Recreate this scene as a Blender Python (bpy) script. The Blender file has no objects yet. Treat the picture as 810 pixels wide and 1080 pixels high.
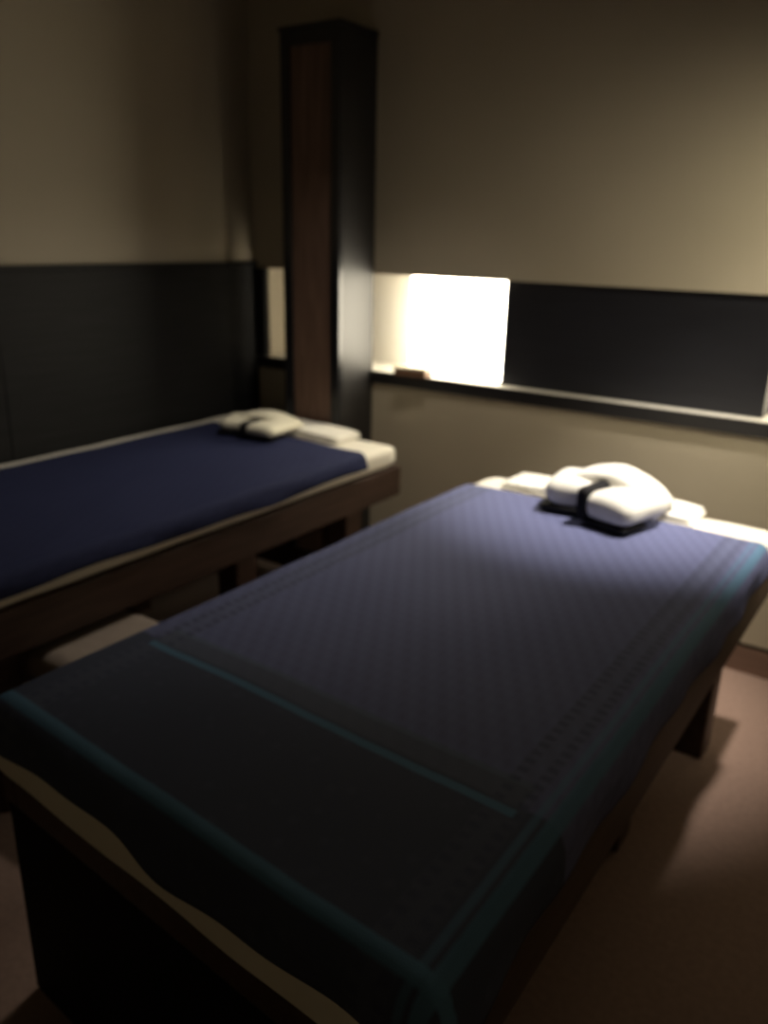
import bpy, bmesh, math, random
from mathutils import Vector, Matrix, noise
random.seed(3)
S = bpy.context.scene
COL = S.collection
PI = math.pi

# ------------------------------------------------------------------ materials
def mat(name, color, rough=0.6, spec=0.5, bump=None, vary=None, coat=0.0, sheen=0.0):
    """plain principled surface with procedural colour variation and bump"""
    m = bpy.data.materials.new(name); m.use_nodes = True
    nt = m.node_tree; N = nt.nodes; L = nt.links
    b = N['Principled BSDF']
    b.inputs['Base Color'].default_value = (*color, 1)
    b.inputs['Roughness'].default_value = rough
    b.inputs['Specular IOR Level'].default_value = spec
    b.inputs['Coat Weight'].default_value = coat
    b.inputs['Coat Roughness'].default_value = 0.12
    b.inputs['Sheen Weight'].default_value = sheen
    tc = N.new('ShaderNodeTexCoord')
    if vary:
        scale, amount, stretch = vary
        mp = N.new('ShaderNodeMapping'); mp.inputs['Scale'].default_value = stretch
        L.new(tc.outputs['Object'], mp.inputs['Vector'])
        nz = N.new('ShaderNodeTexNoise'); nz.inputs['Scale'].default_value = scale
        nz.inputs['Detail'].default_value = 5
        L.new(mp.outputs['Vector'], nz.inputs['Vector'])
        rp = N.new('ShaderNodeValToRGB')
        rp.color_ramp.elements[0].position = 0.3; rp.color_ramp.elements[1].position = 0.7
        rp.color_ramp.elements[0].color = (*[c*(1-amount) for c in color], 1)
        rp.color_ramp.elements[1].color = (*[min(1, c*(1+amount)) for c in color], 1)
        L.new(nz.outputs['Fac'], rp.inputs['Fac'])
        L.new(rp.outputs['Color'], b.inputs['Base Color'])
    if bump:
        scale, strength = bump
        nz = N.new('ShaderNodeTexNoise'); nz.inputs['Scale'].default_value = scale
        nz.inputs['Detail'].default_value = 4
        L.new(tc.outputs['Object'], nz.inputs['Vector'])
        bp = N.new('ShaderNodeBump'); bp.inputs['Strength'].default_value = strength
        bp.inputs['Distance'].default_value = 0.004
        L.new(nz.outputs['Fac'], bp.inputs['Height'])
        L.new(bp.outputs['Normal'], b.inputs['Normal'])
    return m

def emit(name, color, strength):
    m = bpy.data.materials.new(name); m.use_nodes = True
    nt = m.node_tree; nt.nodes.clear()
    e = nt.nodes.new('ShaderNodeEmission'); o = nt.nodes.new('ShaderNodeOutputMaterial')
    e.inputs['Color'].default_value = (*color, 1); e.inputs['Strength'].default_value = strength
    nt.links.new(e.outputs['Emission'], o.inputs['Surface'])
    return m

M = {}
M['wall'] = mat('beige wall paint', (0.46, 0.405, 0.31), 0.75, 0.3, bump=(90, 0.06), vary=(3, 0.03, (1, 1, 1)))
M['lining'] = mat('white recess lining', (0.72, 0.69, 0.62), 0.7, 0.3)
M['ceiling'] = mat('ceiling paint', (0.22, 0.20, 0.17), 0.9, 0.2)
M['carpet'] = mat('brown carpet', (0.28, 0.187, 0.150), 0.95, 0.1, bump=(350, 0.5), vary=(60, 0.12, (1, 1, 1)), sheen=0.2)
M['laminate'] = mat('black laminate', (0.012, 0.012, 0.014), 0.28, 0.5, vary=(14, 0.25, (0.3, 0.3, 6)))
M['colside'] = mat('satin black column side', (0.016, 0.015, 0.015), 0.45, 0.5, vary=(14, 0.2, (6, 6, 0.3)))
M['wallpanel'] = mat('black wall panelling', (0.012, 0.012, 0.013), 0.62, 0.25, vary=(14, 0.25, (0.3, 0.3, 6)))
M['nosing'] = mat('dark shelf wood', (0.016, 0.015, 0.016), 0.35, 0.4, vary=(10, 0.25, (0.3, 6, 6)))
M['panel'] = mat('dark panel', (0.013, 0.0135, 0.019), 0.42, 0.5, vary=(12, 0.15, (0.5, 5, 5)))
M['walnut'] = mat('brown inset wood', (0.175, 0.105, 0.076), 0.55, 0.3, vary=(9, 0.25, (8, 8, 0.5)))
M['bedwood'] = mat('dark bed wood', (0.062, 0.037, 0.028), 0.5, 0.35, vary=(9, 0.25, (6, 0.6, 6)))
M['footshade'] = mat('black foot shade', (0.010, 0.009, 0.009), 0.7, 0.1)  # near-black colour stands in for the darkness below the bed foot
M['skirt'] = mat('brown baseboard', (0.20, 0.125, 0.095), 0.5, 0.3, vary=(9, 0.15, (0.5, 6, 6)))
M['gap'] = mat('shadow gap', (0.008, 0.008, 0.008), 0.8, 0.1)
M['sheet'] = mat('white mattress cover', (0.80, 0.76, 0.66), 0.85, 0.2, bump=(25, 0.12), vary=(40, 0.02, (1, 1, 1)), sheen=0.2)
M['towel'] = mat('white towelling', (0.84, 0.81, 0.73), 0.95, 0.1, bump=(220, 0.35), vary=(60, 0.03, (1, 1, 1)), sheen=0.3)
M['robe'] = mat('white robe cotton', (0.80, 0.78, 0.72), 0.9, 0.15, bump=(60, 0.2), vary=(40, 0.03, (1, 1, 1)), sheen=0.2)
M['robe_cream'] = mat('cream robe cotton', (0.74, 0.70, 0.56), 0.9, 0.15, bump=(60, 0.2), vary=(40, 0.03, (1, 1, 1)), sheen=0.2)
M['trim'] = mat('black robe trim', (0.010, 0.010, 0.012), 0.8, 0.2)
M['taupe'] = mat('taupe upholstery', (0.27, 0.22, 0.185), 0.8, 0.2, bump=(150, 0.2), vary=(30, 0.06, (1, 1, 1)))
M['boxwood'] = mat('small box wood', (0.16, 0.085, 0.05), 0.5, 0.3, vary=(20, 0.2, (6, 1, 6)))
M['card'] = mat('pale box lid', (0.62, 0.55, 0.42), 0.7, 0.2, vary=(20, 0.05, (1, 1, 1)))
M['lampframe'] = mat('lamp frame', (0.10, 0.085, 0.06), 0.5, 0.3)
M['glow'] = emit('lit diffuser', (1.0, 0.90, 0.70), 15.0)
M['glow_far'] = emit('lit diffuser right', (1.0, 0.87, 0.62), 4.0)

def batik(name, B0, B1, lines):
    m = bpy.data.materials.new(name); m.use_nodes = True
    nt = m.node_tree; N = nt.nodes; L = nt.links
    b = N['Principled BSDF']; b.inputs['Roughness'].default_value = 0.8
    b.inputs['Specular IOR Level'].default_value = 0.06
    uv = N.new('ShaderNodeUVMap'); uv.uv_map = 'cloth'
    sp = N.new('ShaderNodeSeparateXYZ'); L.new(uv.outputs['UV'], sp.inputs[0])
    U, V = sp.outputs['X'], sp.outputs['Y']
    def math_(op, a, c=None, clamp=False):
        n = N.new('ShaderNodeMath'); n.operation = op; n.use_clamp = clamp
        for i, x in enumerate((a, c)):
            if x is None: continue
            if isinstance(x, (int, float)): n.inputs[i].default_value = x
            else: L.new(x, n.inputs[i])
        return n.outputs[0]
    def band(co, c, hw, soft=0.006):            # 1 inside c +- hw, soft edge
        d = math_('ABSOLUTE', math_('SUBTRACT', co, c))
        return math_('DIVIDE', math_('SUBTRACT', hw + soft, d), soft, True)
    def mul(*a):
        r = a[0]
        for x in a[1:]: r = math_('MULTIPLY', r, x)
        return r
    def mix(fac, c0, c1):
        n = N.new('ShaderNodeMix'); n.data_type = 'RGBA'
        L.new(fac, n.inputs[0])
        for i, c in ((6, c0), (7, c1)):
            if isinstance(c, tuple): n.inputs[i].default_value = (*c, 1)
            else: L.new(c, n.inputs[i])
        return n.outputs[2]
    AU = math_('ABSOLUTE', U)
    # fine slanting woven lozenges in the middle field
    def wave(a, c, freq):
        return math_('SINE', math_('MULTIPLY', math_('ADD', math_('MULTIPLY', U, a), math_('MULTIPLY', V, c)), freq))
    w1 = wave(1.0, 0.62, 2*PI/0.042); w2 = wave(1.0, -0.62, 2*PI/0.042)
    loz = math_('ADD', math_('MULTIPLY', math_('MULTIPLY', w1, w2), 0.5), 0.5, True)
    slant = math_('ADD', math_('MULTIPLY', w1, 0.5), 0.5, True)
    pat = math_('ADD', math_('MULTIPLY', loz, 0.35), math_('MULTIPLY', slant, 0.45), True)
    base = mix(pat, B0, B1)
    # end panel near the foot: darker, scattered sprigs
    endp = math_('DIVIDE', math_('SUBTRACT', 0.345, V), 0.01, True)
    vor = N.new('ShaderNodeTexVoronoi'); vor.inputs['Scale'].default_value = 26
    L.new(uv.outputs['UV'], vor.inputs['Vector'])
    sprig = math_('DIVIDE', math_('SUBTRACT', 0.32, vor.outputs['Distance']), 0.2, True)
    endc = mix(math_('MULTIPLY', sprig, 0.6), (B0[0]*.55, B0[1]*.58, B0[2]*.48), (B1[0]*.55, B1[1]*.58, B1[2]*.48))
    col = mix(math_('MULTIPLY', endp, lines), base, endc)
    # olive border bands with dotted rows
    inside = math_('DIVIDE', math_('SUBTRACT', 0.425, AU), 0.006, True)
    olive = mul(band(V, 0.362, 0.022), inside)
    col = mix(math_('MULTIPLY', olive, 0.7*lines), col, (B0[0]*.7, B0[1]*.75, B0[2]*.5))
    line2 = mul(band(V, 0.392, 0.004), inside)
    col = mix(math_('MULTIPLY', line2, 0.6*lines), col, (B0[0]*.9, B0[1]*1.1, B0[2]*.8))
    side = band(AU, 0.405, 0.028)
    col = mix(math_('MULTIPLY', side, 0.3*lines), col, (B0[0]*.9, B0[1]*.95, B0[2]*.75))
    dots = math_('ADD', math_('MULTIPLY', math_('SINE', math_('MULTIPLY', V, 2*PI/0.026)), 0.5), 0.5, True)
    drow = math_('ADD', mul(band(AU, 0.385, 0.006), dots), mul(band(AU, 0.425, 0.006), dots), True)
    col = mix(math_('MULTIPLY', drow, 0.5*lines), col, (B0[0]*.4, B0[1]*.4, B0[2]*.4))
    # teal lines: cross line, hem lines
    teal = tuple(c*lines + b*(1-lines) for c, b in zip((0.095, 0.200, 0.310), B0))
    col = mix(math_('MULTIPLY', mul(band(V, 0.322, 0.006), inside), 0.8), col, teal)
    col = mix(math_('MULTIPLY', band(U, 0.478, 0.009), 0.8), col, teal)
    col = mix(math_('MULTIPLY', band(U, 0.452, 0.003), 0.5), col, teal)
    col = mix(math_('MULTIPLY', band(V, 0.030, 0.009), 0.85), col, teal)
    L.new(col, b.inputs['Base Color'])
    nz = N.new('ShaderNodeTexNoise'); nz.inputs['Scale'].default_value = 400
    L.new(uv.outputs['UV'], nz.inputs['Vector'])
    bp = N.new('ShaderNodeBump'); bp.inputs['Strength'].default_value = 0.2; bp.inputs['Distance'].default_value = 0.002
    L.new(nz.outputs['Fac'], bp.inputs['Height']); L.new(bp.outputs['Normal'], b.inputs['Normal'])
    return m
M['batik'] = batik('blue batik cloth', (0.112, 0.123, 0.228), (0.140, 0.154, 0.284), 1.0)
M['batik_shaded'] = batik('dim navy cloth', (0.028, 0.033, 0.078), (0.033, 0.038, 0.090), 0.0)  # darker plain copy of the batik; the far bed's dimness is in the colour

# ------------------------------------------------------------------ mesh helpers
def bm_box(bm, lo, hi, bev=0.0, seg=2, rot=None):
    """rounded box; returns its verts"""
    lo, hi = Vector(lo), Vector(hi)
    c = (lo+hi)/2; d = hi-lo
    ret = bmesh.ops.create_cube(bm, size=1.0)
    vs = ret['verts']
    for v in vs: v.co = Vector((v.co.x*d.x, v.co.y*d.y, v.co.z*d.z))
    if bev > 0:
        es = {e for v in vs for e in v.link_edges}
        r = bmesh.ops.bevel(bm, geom=list(es), offset=min(bev, min(d)*0.49), segments=seg, profile=0.5, affect='EDGES')
        vs = {v for f in r['faces'] for v in f.verts}
        # bevel leaves the flat faces too
        grow = set(vs)
        for v in list(vs):
            for f in v.link_faces: grow.update(f.verts)
        vs = grow
    for v in vs:
        p = v.co
        if rot is not None: p = rot @ p
        v.co = p + c
    return list(vs)

def obj(name, bm, m, parent=None, smooth=False):
    me = bpy.data.meshes.new(name)
    bmesh.ops.recalc_face_normals(bm, faces=bm.faces)
    bm.to_mesh(me); bm.free()
    me.materials.append(M[m])
    if smooth:
        for p in me.polygons: p.use_smooth = True
    o = bpy.data.objects.new(name, me); COL.objects.link(o)
    if parent: o.parent = parent
    return o

def boxes(name, items, m, parent=None, bev=0.0):
    bm = bmesh.new()
    for lo, hi in items: bm_box(bm, lo, hi, bev)
    return obj(name, bm, m, parent)

def tag(o, label, cat, group=None):
    o['label'] = label; o['category'] = cat
    if group: o['group'] = group
    return o

def thing(name, label, cat, loc, rz=0.0, group=None):
    o = bpy.data.objects.new(name, None); COL.objects.link(o)
    o.empty_display_size = 0.05
    o.location = loc; o.rotation_euler = (0, 0, rz)
    return tag(o, label, cat, group)

def struct(o):
    o['kind'] = 'structure'; return o

def dup(root, loc, rz, label, group=None):
    r = root.copy(); COL.objects.link(r); r.location = loc; r.rotation_euler = (0, 0, rz); r['label'] = label
    if group: r['group'] = group
    for ch in list(root.children):
        c = ch.copy(); COL.objects.link(c); c.parent = r
        for g in list(ch.children):
            d = g.copy(); COL.objects.link(d); d.parent = c
    return r

def slab(lo, hi, bev, cuts=14, wrinkle=0.004, freq=9.0, seed=0.0, deform=None, seg=4):
    """soft rounded slab of cloth or foam, finely divided and gently uneven"""
    bm = bmesh.new()
    bmesh.ops.create_cube(bm, size=1.0)
    bmesh.ops.subdivide_edges(bm, edges=bm.edges[:], cuts=cuts, use_grid_fill=True)
    lo, hi = Vector(lo), Vector(hi); c = (lo+hi)/2; h = (hi-lo)/2
    for v in bm.verts:
        q = Vector((v.co.x*2*h.x, v.co.y*2*h.y, v.co.z*2*h.z))
        # rounded box projection
        r = [min(bev, h[i]*0.98) for i in range(3)]
        inner = Vector([max(-(h[i]-r[i]), min(h[i]-r[i], q[i])) for i in range(3)])
        d = q-inner
        dn = Vector([d[i]/r[i] if r[i] > 0 else 0 for i in range(3)])
        if dn.length > 1e-6:
            k = max(abs(dn.x), abs(dn.y), abs(dn.z))/dn.length
            d = Vector([dn[i]*k*r[i] for i in range(3)])
        p = inner+d
        n = noise.noise_vector(p*freq+Vector((seed, seed*1.7, 0)))*wrinkle
        if p.z < -h.z*0.6: n.z = 0
        p = p+n
        if deform: p = deform(p, h)
        v.co = p+c
    return bm

# ------------------------------------------------------------------ setting
XL, XR, YB, YF, ZC = -2.82, 0.95, 2.95, -1.1, 2.62
CX0, CX1, CY = -2.415, -2.115, 2.71
PX0_ = -1.500
NZ0, NZ1, YN = 0.900, 1.345, 3.16           # recess in the back wall
struct(boxes('floor', [((XL-0.1, YF-0.1, -0.1), (XR+0.1, YN+0.1, 0))], 'carpet'))
struct(boxes('ceiling', [((XL-0.1, YF-0.1, ZC), (XR+0.1, YN+0.1, ZC+0.1))], 'ceiling'))
struct(boxes('wall_left', [((XL-0.1, YF-0.1, 0), (XL, YN+0.1, ZC))], 'wall'))
struct(boxes('wall_right', [((XR, YF-0.1, 0), (XR+0.1, YN+0.1, ZC))], 'wall'))
struct(boxes('wall_front', [((XL, YF-0.1, 0), (XR, YF, ZC))], 'wall'))
struct(boxes('wall_back', [((XL, YB, 0.118), (XR, YN+0.1, NZ0)),
                           ((XL, YB+0.02, 0.0), (XR, YN+0.1, 0.118)),
                           ((XL, YB, NZ1), (XR, YN+0.1, ZC)),
                           ((XL, YN, NZ0), (XR, YN+0.1, NZ1))], 'wall'))
struct(boxes('trim_2', [((-2.115, YN-0.004, 0.936), (PX0_-0.001, YN-0.0005, NZ1-0.0005)), ((-2.69, YN-0.004, 0.936), (-2.1155, YN-0.0005, NZ1-0.0005))], 'lining'))
bb = struct(boxes('baseboard_back', [((-2.112, YB+0.001, 0), (XR, YB+0.0199, 0.100))], 'skirt'))
struct(boxes('trim_1', [((-2.112, YB+0.012, 0.1002), (XR, YB+0.0199, 0.1178))], 'gap'))  # near-black strip paints in the shade of the gap above the baseboard

# long shelf: two lengths either side of the column
def shelf(x0, x1, x2, label):
    t = thing('wall_shelf', label, 'shelf', (x0, YB, 0.88))
    boxes('nosing', [((0, -0.014, 0), (x1-x0, -0.0005, 0.0515))], 'nosing', t)
    boxes('deck', [((0, -0.012, 0.0520), (x1-x0, 0.0, 0.0550)), ((0, 0.0, 0.0205), (x2-x0, YN-YB-0.001, 0.0550))], 'lining', t)
shelf(CX1+0.001, XR-0.001, XR-0.001, 'long shelf with dark front edge from the column along the back wall to the right')
shelf(XL+0.022, CX0-0.001, CX1, 'short dark-edged shelf end between the left wall panel and the column')

# dark panel inside the recess, to the right of the lit lamp
PX0, PX1 = -1.500, -0.500
p = thing('recess_panel', 'wide plain black panel in the wall recess right of the glowing lamp', 'wall panel', (0, 0, 0))
bm = bmesh.new(); bm_box(bm, (PX0, 2.990, 0.9355), (PX1, 3.02, 1.3445), 0.002)
obj('face', bm, 'panel', p)
boxes('stile', [((PX1-0.02, 3.0205, 0.9355), (PX1, YN-0.002, 1.3445))], 'panel', p)
boxes('stile', [((PX0, 3.0205, 0.9355), (PX0+0.02, YN-0.002, 1.3445))], 'panel', p)

p = thing('recess_panel', 'narrow black panel closing the wall recess at its left corner', 'wall panel', (0, 0, 0))
boxes('face', [((XL+0.0245, 2.93, 0.9355), (-2.735, 2.949, 1.3445))], 'wallpanel', p)
boxes('stile', [((-2.755, 2.9495, 0.9355), (-2.725, YN-0.005, 1.3445))], 'wall', p)

# dark glossy panelling of the left wall
wp = thing('wall_panel', 'tall glossy black panelling on the left wall behind the far bed', 'wall panel', (0, 0, 0))
ys = [YF+0.01, 0.30, 1.62, 2.948]
for a, c in zip(ys[:-1], ys[1:]):
    bm = bmesh.new(); bm_box(bm, (XL+0.0005, a+0.0015, 0.002), (XL+0.020, c-0.0015, 1.352), 0.0015)
    obj('board', bm, 'wallpanel', wp)
boxes('cap_rail', [((XL+0.0005, YF+0.01, 1.353), (XL+0.024, 2.948, 1.372))], 'wallpanel', wp)

# column in the corner
cl = thing('wall_column', 'tall black-framed column with a brown inset panel standing in the corner', 'column', ((CX0+CX1)/2, CY, 0))
w2 = (CX1-CX0)/2; ht = 2.24; dp = YB-CY
boxes('body', [((-w2, 0.02, 0), (w2, dp-0.001, ht))], 'colside', cl)
bm = bmesh.new()
for lo, hi in [((-w2, -0.004, 0), (-w2+0.045, 0.0198, ht)), ((w2-0.045, -0.004, 0), (w2, 0.0198, ht)),
               ((-w2+0.045, -0.004, ht-0.05), (w2-0.045, 0.0198, ht)), ((-w2+0.045, -0.004, 0), (w2-0.045, 0.0198, 0.10))]:
    bm_box(bm, lo, hi, 0.002)
obj('frame', bm, 'laminate', cl)
boxes('inset_panel', [((-w2+0.0455, 0.006, 0.1005), (w2-0.0455, 0.0197, ht-0.0505))], 'walnut', cl)
boxes('top_cap', [((-w2-0.004, -0.008, ht+0.0002), (w2+0.004, dp-0.001, ht+0.018))], 'laminate', cl)

# ------------------------------------------------------------------ lit box lamps in the recess
def lamp(x0, x1, label, glow):
    t = thing('box_lamp', label, 'lamp', ((x0+x1)/2, 0, 0.9352))
    w = (x1-x0)/2; h = 0.4085
    bm = bmesh.new(); bm_box(bm, (-w, 3.020, 0.006), (w, 3.115, h-0.004), 0.006)
    obj('diffuser', bm, glow, t)
    boxes('base', [((-w+0.01, 3.025, 0.0), (w-0.01, 3.11, 0.0055))], 'lampframe', t)
    boxes('back_plate', [((-w+0.005, 3.1155, 0.0), (w-0.005, 3.13, h-0.004))], 'lampframe', t)
    return t
lamp(-1.970, -1.5155, 'glowing white box lamp in the wall recess beside the column', 'glow')
lamp(-0.480, 0.02, 'glowing white box lamp at the right end of the black panel', 'glow_far')

# small box in front of the lamp
t = thing('small_box', 'small brown box with a pale lid on the shelf before the glowing lamp', 'box', (-1.885, 2.925, 0.9352), 0.12)
bm = bmesh.new(); bm_box(bm, (-0.075, -0.035, 0), (0.075, 0.035, 0.028), 0.003); obj('body', bm, 'boxwood', t)
bm = bmesh.new(); bm_box(bm, (-0.078, -0.038, 0.0282), (0.078, 0.038, 0.040), 0.004); obj('lid', bm, 'card', t)

# ------------------------------------------------------------------ massage beds
BW, BL = 0.98, 1.955                       # mattress width and length, origin: foot, centre line
def skew(x, y):                            # the foot edge is not quite square to the sides
    return y - 0.065*x*max(0.0, 1-y/1.0)
def skew_bm(bm):
    for v in bm.verts: v.co.y = skew(v.co.x, v.co.y)
def make_bed(loc, label):
    t = thing('massage_bed', label, 'bed', loc, 0, 'massage beds')
    w = BW/2
    bm = bmesh.new()
    zr0, zr1 = 0.475, 0.598
    for lo, hi in [((w-0.042, 0.0, zr0), (w, BL+0.012, zr1)), ((-w, 0.0, zr0), (-w+0.042, BL+0.012, zr1)),
                   ((-w+0.042, 0.0, zr0), (w-0.042, 0.04, zr1)), ((-w+0.042, BL-0.028, zr0), (w-0.042, BL+0.012, zr1))]:
        bm_box(bm, lo, hi, 0.004)
    skew_bm(bm)
    obj('frame', bm, 'bedwood', t)
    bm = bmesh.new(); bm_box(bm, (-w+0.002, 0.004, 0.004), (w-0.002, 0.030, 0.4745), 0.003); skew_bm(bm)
    obj('foot_shade_panel', bm, 'footshade', t)  # added board, coloured as the unlit space under the foot
    boxes('bed_board', [((-w+0.0425, 0.0405, 0.56), (w-0.0425, BL-0.0285, 0.597))], 'bedwood', t)
    for sx in (-1, 1):
        for y in (0.17, 1.14, BL-0.27):
            bm = bmesh.new()
            xa = sx*(w-(0.185 if y == 1.14 else 0.115))
            bm_box(bm, (xa-0.05, y, 0.0), (xa+0.05, y+0.10, 0.5595), 0.006)
            obj('leg', bm, 'bedwood', t)
    for y in (0.195, BL-0.245):
        bm = bmesh.new(); bm_box(bm, (-w+0.166, y, 0.12), (w-0.166, y+0.05, 0.20), 0.004)
        obj('crossbar', bm, 'bedwood', t)
    bm = slab((-w+0.004, 0.006, 0.599), (w-0.004, BL, 0.690), 0.032, cuts=26, wrinkle=0.0035, freq=6)
    skew_bm(bm)
    obj('mattress', bm, 'sheet', t, True)
    bm = slab((-w+0.01, -0.013, 0.553), (w-0.01, -0.001, 0.668), 0.005, cuts=26, wrinkle=0.003, freq=7, seed=3)
    skew_bm(bm)
    obj('sheet_hem', bm, 'sheet', t, True)
    return t
BR = (-0.815, 0.62, 0.0); BLc = (-2.285, 0.75, 0.0)
bedR = make_bed(BR, 'near dark wood massage bed with white mattress under the large patterned blue cloth')
bedL = dup(bedR, BLc, 0, 'far dark wood massage bed against the black panelled left wall')

def spread(name, c, zt, y_head, drops, m, seed, label):
    """blue cloth laid on the mattress: drops = (left, right, foot), negative = stops short of that edge"""
    w = BW/2 + 0.003; r = 0.030
    dl, dr, df = drops
    nu, nv = 120, 190
    bm = bmesh.new(); uvl = bm.loops.layers.uv.new('cloth')
    ext = r*(PI/2-1)
    grid = []; uvs = {}
    def fold(a):                               # a = cloth length past the start of the rounded edge
        if a <= 0: return a, 0.0
        if a < r*PI/2: return r*math.sin(a/r), -r*(1-math.cos(a/r))
        return r, -r-(a-r*PI/2)
    for j in range(nv+1):
        row = []
        for i in range(nu+1):
            fu, fv = i/nu, j/nv
            y_ref = fv*(y_head-c[1])
            hemR = dr*(1+0.16*math.sin(y_ref*5.1+seed)+0.10*math.sin(y_ref*13+seed*2)) if dr > 0 else dr
            hemL = dl*(1+0.2*math.sin(y_ref*4.3+1+seed)) if dl > 0 else dl
            u = -w-hemL-(ext if dl > 0 else 0) + fu*(2*w+hemL+hemR+(ext if dl > 0 else 0)+(ext if dr > 0 else 0))
            hemF = df*(1+0.08*math.sin(u*6.5+seed)+0.06*math.sin(u*15+0.6+seed))
            edge_head = y_head - c[1] + 0.012*math.sin(u*4+seed) + 0.006*math.sin(u*13)
            v = -hemF-ext + fv*(edge_head+hemF+ext)
            ax = abs(u)-(w-r); dx, zx = fold(ax); x = math.copysign((w-r)+dx, u)
            av = r-v-0.0; dy, zy = fold(av); y = r-dy
            if av <= 0: y = v
            a, b = max(0, -zx-r), max(0, -zy-r)
            z = min(zx, zy)
            if zx < 0 and zy < 0 and min(-zx, -zy) < r: z = -math.hypot(zx, zy) if max(-zx, -zy) < r else z
            k = min(a, b)
            x += math.copysign(0.45*k, u); y -= 0.45*k
            # ripples of the hanging hem and slight unevenness on top
            x += math.copysign(1, u)*a*(0.06+0.08*math.sin(v*11+seed)+0.07*math.sin(v*23))
            y -= b*(0.10+0.12*math.sin(u*12+seed)+0.08*math.sin(u*27+1))
            n = noise.noise(Vector((u*5, v*3.2, seed)))*0.004 + noise.noise(Vector((u*14+v*5, v*6, seed+4)))*0.0016
            if a == 0 and b == 0: z += 0.0055 + n
            else:
                x += math.copysign(0.003, u) if a > 0 else 0
                y -= 0.003 if b > 0 else 0
                z += 0.0055
            vtx = bm.verts.new((x, skew(x, y)-(0.012 if b > 0 else 0.012*max(0, 1-max(v, 0)/0.1)), zt+z)); uvs[vtx] = (u, v); row.append(vtx)
        grid.append(row)
    for j in range(nv):
        for i in range(nu):
            f = bm.faces.new((grid[j][i], grid[j][i+1], grid[j+1][i+1], grid[j+1][i]))
            f.smooth = True
            for l in f.loops: l[uvl].uv = uvs[l.vert]
    o = obj(name, bm, m, None, True)
    o.location = c
    md = o.modifiers.new('thickness', 'SOLIDIFY'); md.thickness = 0.003; md.offset = 1
    return tag(o, label, 'bed cover', 'blue cloths on the massage beds')
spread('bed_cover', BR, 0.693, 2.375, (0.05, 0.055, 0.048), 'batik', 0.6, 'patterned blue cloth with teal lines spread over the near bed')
spread('bed_cover', BLc, 0.693, 2.475, (-0.125, 0.030, 0.03), 'batik_shaded', 2.1, 'dim blue cloth spread over the far bed by the left wall')

# folded head towels
def head_towel(loc, rz, label, w=0.64, m='towel'):
    def bend(p, h):
        p.z += 0.006*math.sin(p.x*9+1)*(1 if p.z > 0 else 0)
        return p
    t = thing('head_towel', label, 'towel', loc, rz, 'folded towels at the bed heads')
    bm = slab((-w/2, -0.085, 0.0), (w/2, 0.085, 0.014), 0.009, cuts=20, wrinkle=0.003, freq=12, seed=1)
    obj('lower_fold', bm, m, t, True)
    bm = slab((-w/2+0.008, -0.083, 0.0145), (w/2-0.006, 0.081, 0.031), 0.008, cuts=20, wrinkle=0.004, freq=11, seed=5, deform=bend)
    obj('upper_fold', bm, m, t, True)
    return t
tw = head_towel((-0.865, 2.490, 0.6925), -0.02, 'white folded towel lying across the head of the near bed')
dup(tw, (-2.30, 2.605, 0.6925), 0.01, 'cream lit folded towel lying across the head of the far bed')

# folded robes
def arch(w, d, thick, h0, h1, n=28, seed=0.0, skew=0.0):
    """curved cloth flap: arched across its width, with thickness"""
    bm = bmesh.new(); top = []; bot = []
    m_ = 10
    for j in range(m_+1):
        rt, rb = [], []
        for i in range(n+1):
            s = i/n; x = (s-0.5)*w
            y = (j/m_-0.5)*d + skew*(s-0.5)
            z = h0+(h1-h0)*math.sin(PI*min(1, max(0, s)))**0.7
            z += noise.noise(Vector((x*14, y*14, seed)))*0.004 - 0.012*(abs(j/m_-0.5)*2)**4
            rt.append(bm.verts.new((x, y, z))); rb.append(bm.verts.new((x*0.985, y*0.97, z-thick)))
        top.append(rt); bot.append(rb)
    for j in range(m_):
        for i in range(n):
            bm.faces.new((top[j][i], top[j][i+1], top[j+1][i+1], top[j+1][i]))
            bm.faces.new((bot[j][i], bot[j+1][i], bot[j+1][i+1], bot[j][i+1]))
    for i in range(n):
        bm.faces.new((top[0][i+1], top[0][i], bot[0][i], bot[0][i+1]))
        bm.faces.new((top[m_][i], top[m_][i+1], bot[m_][i+1], bot[m_][i]))
    for j in range(m_):
        bm.faces.new((top[j][0], top[j+1][0], bot[j+1][0], bot[j][0]))
        bm.faces.new((top[j+1][n], top[j][n], bot[j][n], bot[j+1][n]))
    return bm

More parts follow.
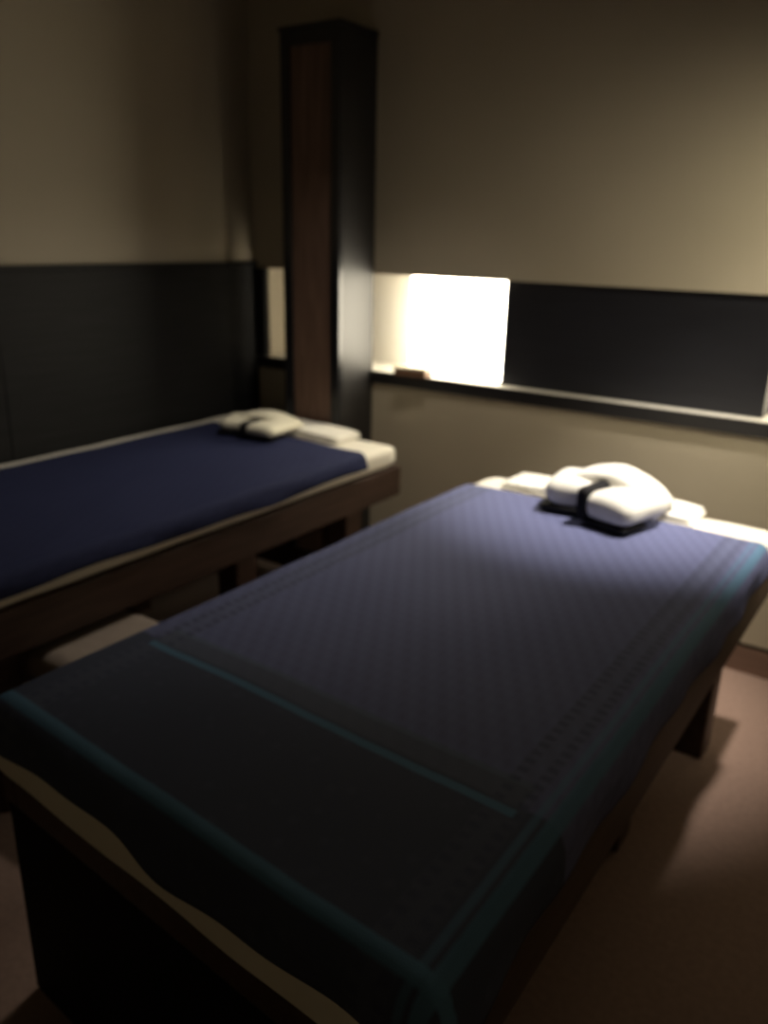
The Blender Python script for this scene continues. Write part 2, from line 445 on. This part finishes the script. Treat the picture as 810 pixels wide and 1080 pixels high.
def robe(loc, rz, label, m, scale, flat):
    t = thing('folded_robe', label, 'robe', loc, rz, 'folded robes on the beds')
    s = scale; k = flat
    R = lambda a: Matrix.Rotation(a, 4, 'Z')
    def part(name, bm, mm, x, y, z, a, tilt=0.0):
        o = obj(name, bm, mm, t, True)
        o.location = (x*s, y*s, z*k); o.rotation_euler = (tilt, 0, a); o.scale = (s, s, k)
        return o
    def puff(p, h):
        e = max(0, 1-(p.x/h.x)**2)
        p.z *= 0.72+0.28*e
        return p
    part('left_fold', slab((-0.072, -0.085, 0.014), (0.072, 0.085, 0.096), 0.034, seed=2, wrinkle=0.007, deform=puff), m, -0.078, 0.01, 0, 0.20)
    part('right_fold', slab((-0.078, -0.095, 0.012), (0.078, 0.095, 0.090), 0.034, seed=7, wrinkle=0.008, deform=puff), m, 0.080, -0.035, 0, -0.24)
    part('back_fold', arch(0.30, 0.12, 0.030, 0.050, 0.124, seed=3, skew=0.02), m, 0.01, 0.048, 0, -0.05)
    # black edging of the garment
    part('trim_band', slab((-0.062, -0.052, 0.002), (0.062, 0.052, 0.022), 0.009, cuts=8, wrinkle=0.002), 'trim', -0.088, -0.032, 0, 0.20)
    part('trim_band', slab((-0.068, -0.052, 0.001), (0.068, 0.052, 0.018), 0.008, cuts=8, wrinkle=0.002), 'trim', 0.072, -0.076, 0, -0.24)
    part('collar_band', slab((-0.017, -0.105, 0.012), (0.017, 0.09, 0.098), 0.012, cuts=8, wrinkle=0.003), 'trim', 0.006, -0.02, 0, -0.10)
    return t
robe((-0.800, 2.325, 0.7080), -0.05, 'white folded robe with black trim on the head of the near bed', 'robe', 1.12, 1.12)
robe((-2.330, 2.430, 0.7140), 0.30, 'cream folded robe with dark trim on the head of the far bed', 'robe_cream', 1.0, 0.62)

# stool between the beds
t = thing('foot_stool', 'low taupe padded stool on the floor between the two beds', 'stool', (-1.700, 1.217, 0), 0.05)
bm = slab((-0.20, -0.168, 0.345), (0.20, 0.168, 0.440), 0.035, cuts=16, wrinkle=0.003); obj('seat', bm, 'taupe', t, True)
bm = bmesh.new(); bm_box(bm, (-0.188, -0.155, 0.300), (0.188, 0.155, 0.3445), 0.004); obj('seat_frame', bm, 'bedwood', t)
for sx in (-1, 1):
    for sy in (-1, 1):
        bm = bmesh.new(); bm_box(bm, (sx*0.162-0.02, sy*0.13-0.02, 0), (sx*0.162+0.02, sy*0.13+0.02, 0.2995), 0.003)
        obj('leg', bm, 'bedwood', t)

# ------------------------------------------------------------------ lights
def spot(name, loc, target, power, col, angle, blend=1.0, rad=0.05):
    l = bpy.data.lights.new(name, 'SPOT'); l.energy = power; l.color = col
    l.spot_size = math.radians(angle); l.spot_blend = blend; l.shadow_soft_size = rad
    o = bpy.data.objects.new(name, l); COL.objects.link(o); o.location = loc
    o.rotation_euler = (Vector(target)-Vector(loc)).to_track_quat('-Z', 'Y').to_euler()
    return o
spot('ceiling_downlight', (-0.25, 2.55, 2.58), (-0.74, 2.48, 0.7), 335, (1.0, 0.91, 0.79), 42, 1.0, 0.06)
spot('wall_washer', (0.35, 2.30, 1.72), (-0.25, 2.95, 1.20), 56, (1.0, 0.90, 0.66), 110, 1.0, 0.08)
spot('aisle_downlight', (-1.45, 2.25, 2.58), (-1.85, 2.00, 0.7), 46, (1.0, 0.91, 0.78), 88, 1.0, 0.06)

W = bpy.data.worlds.new('dim room'); S.world = W; W.use_nodes = True
W.node_tree.nodes['Background'].inputs['Color'].default_value = (0.9, 0.85, 0.75, 1)
W.node_tree.nodes['Background'].inputs['Strength'].default_value = 0.0

# ------------------------------------------------------------------ camera
fpx = 857.05
vx, vy = Vector((-900-405, 219-540)), Vector((1036-405, 263-540))
X = -Vector((vx.x, -vx.y, -fpx)).normalized()
Y = Vector((vy.x, -vy.y, -fpx)).normalized()
Z = X.cross(Y)
Rm = Matrix((X, Y, Z)).to_4x4()
cd = bpy.data.cameras.new('camera'); cam = bpy.data.objects.new('camera', cd); COL.objects.link(cam)
cam.matrix_world = Matrix.Translation((0, 0, 1.5)) @ Rm
cd.sensor_width = 36; cd.lens = fpx*36/1080
cd.clip_start = 0.02
cd.dof.use_dof = True; cd.dof.focus_distance = 0.8; cd.dof.aperture_fstop = 3.4
S.camera = cam
S.view_settings.view_transform = 'Standard'; S.view_settings.look = 'None'
S.view_settings.exposure = 0.0; S.view_settings.gamma = 1.0; S.view_settings.use_curve_mapping = False
S.cycles.max_bounces = 8
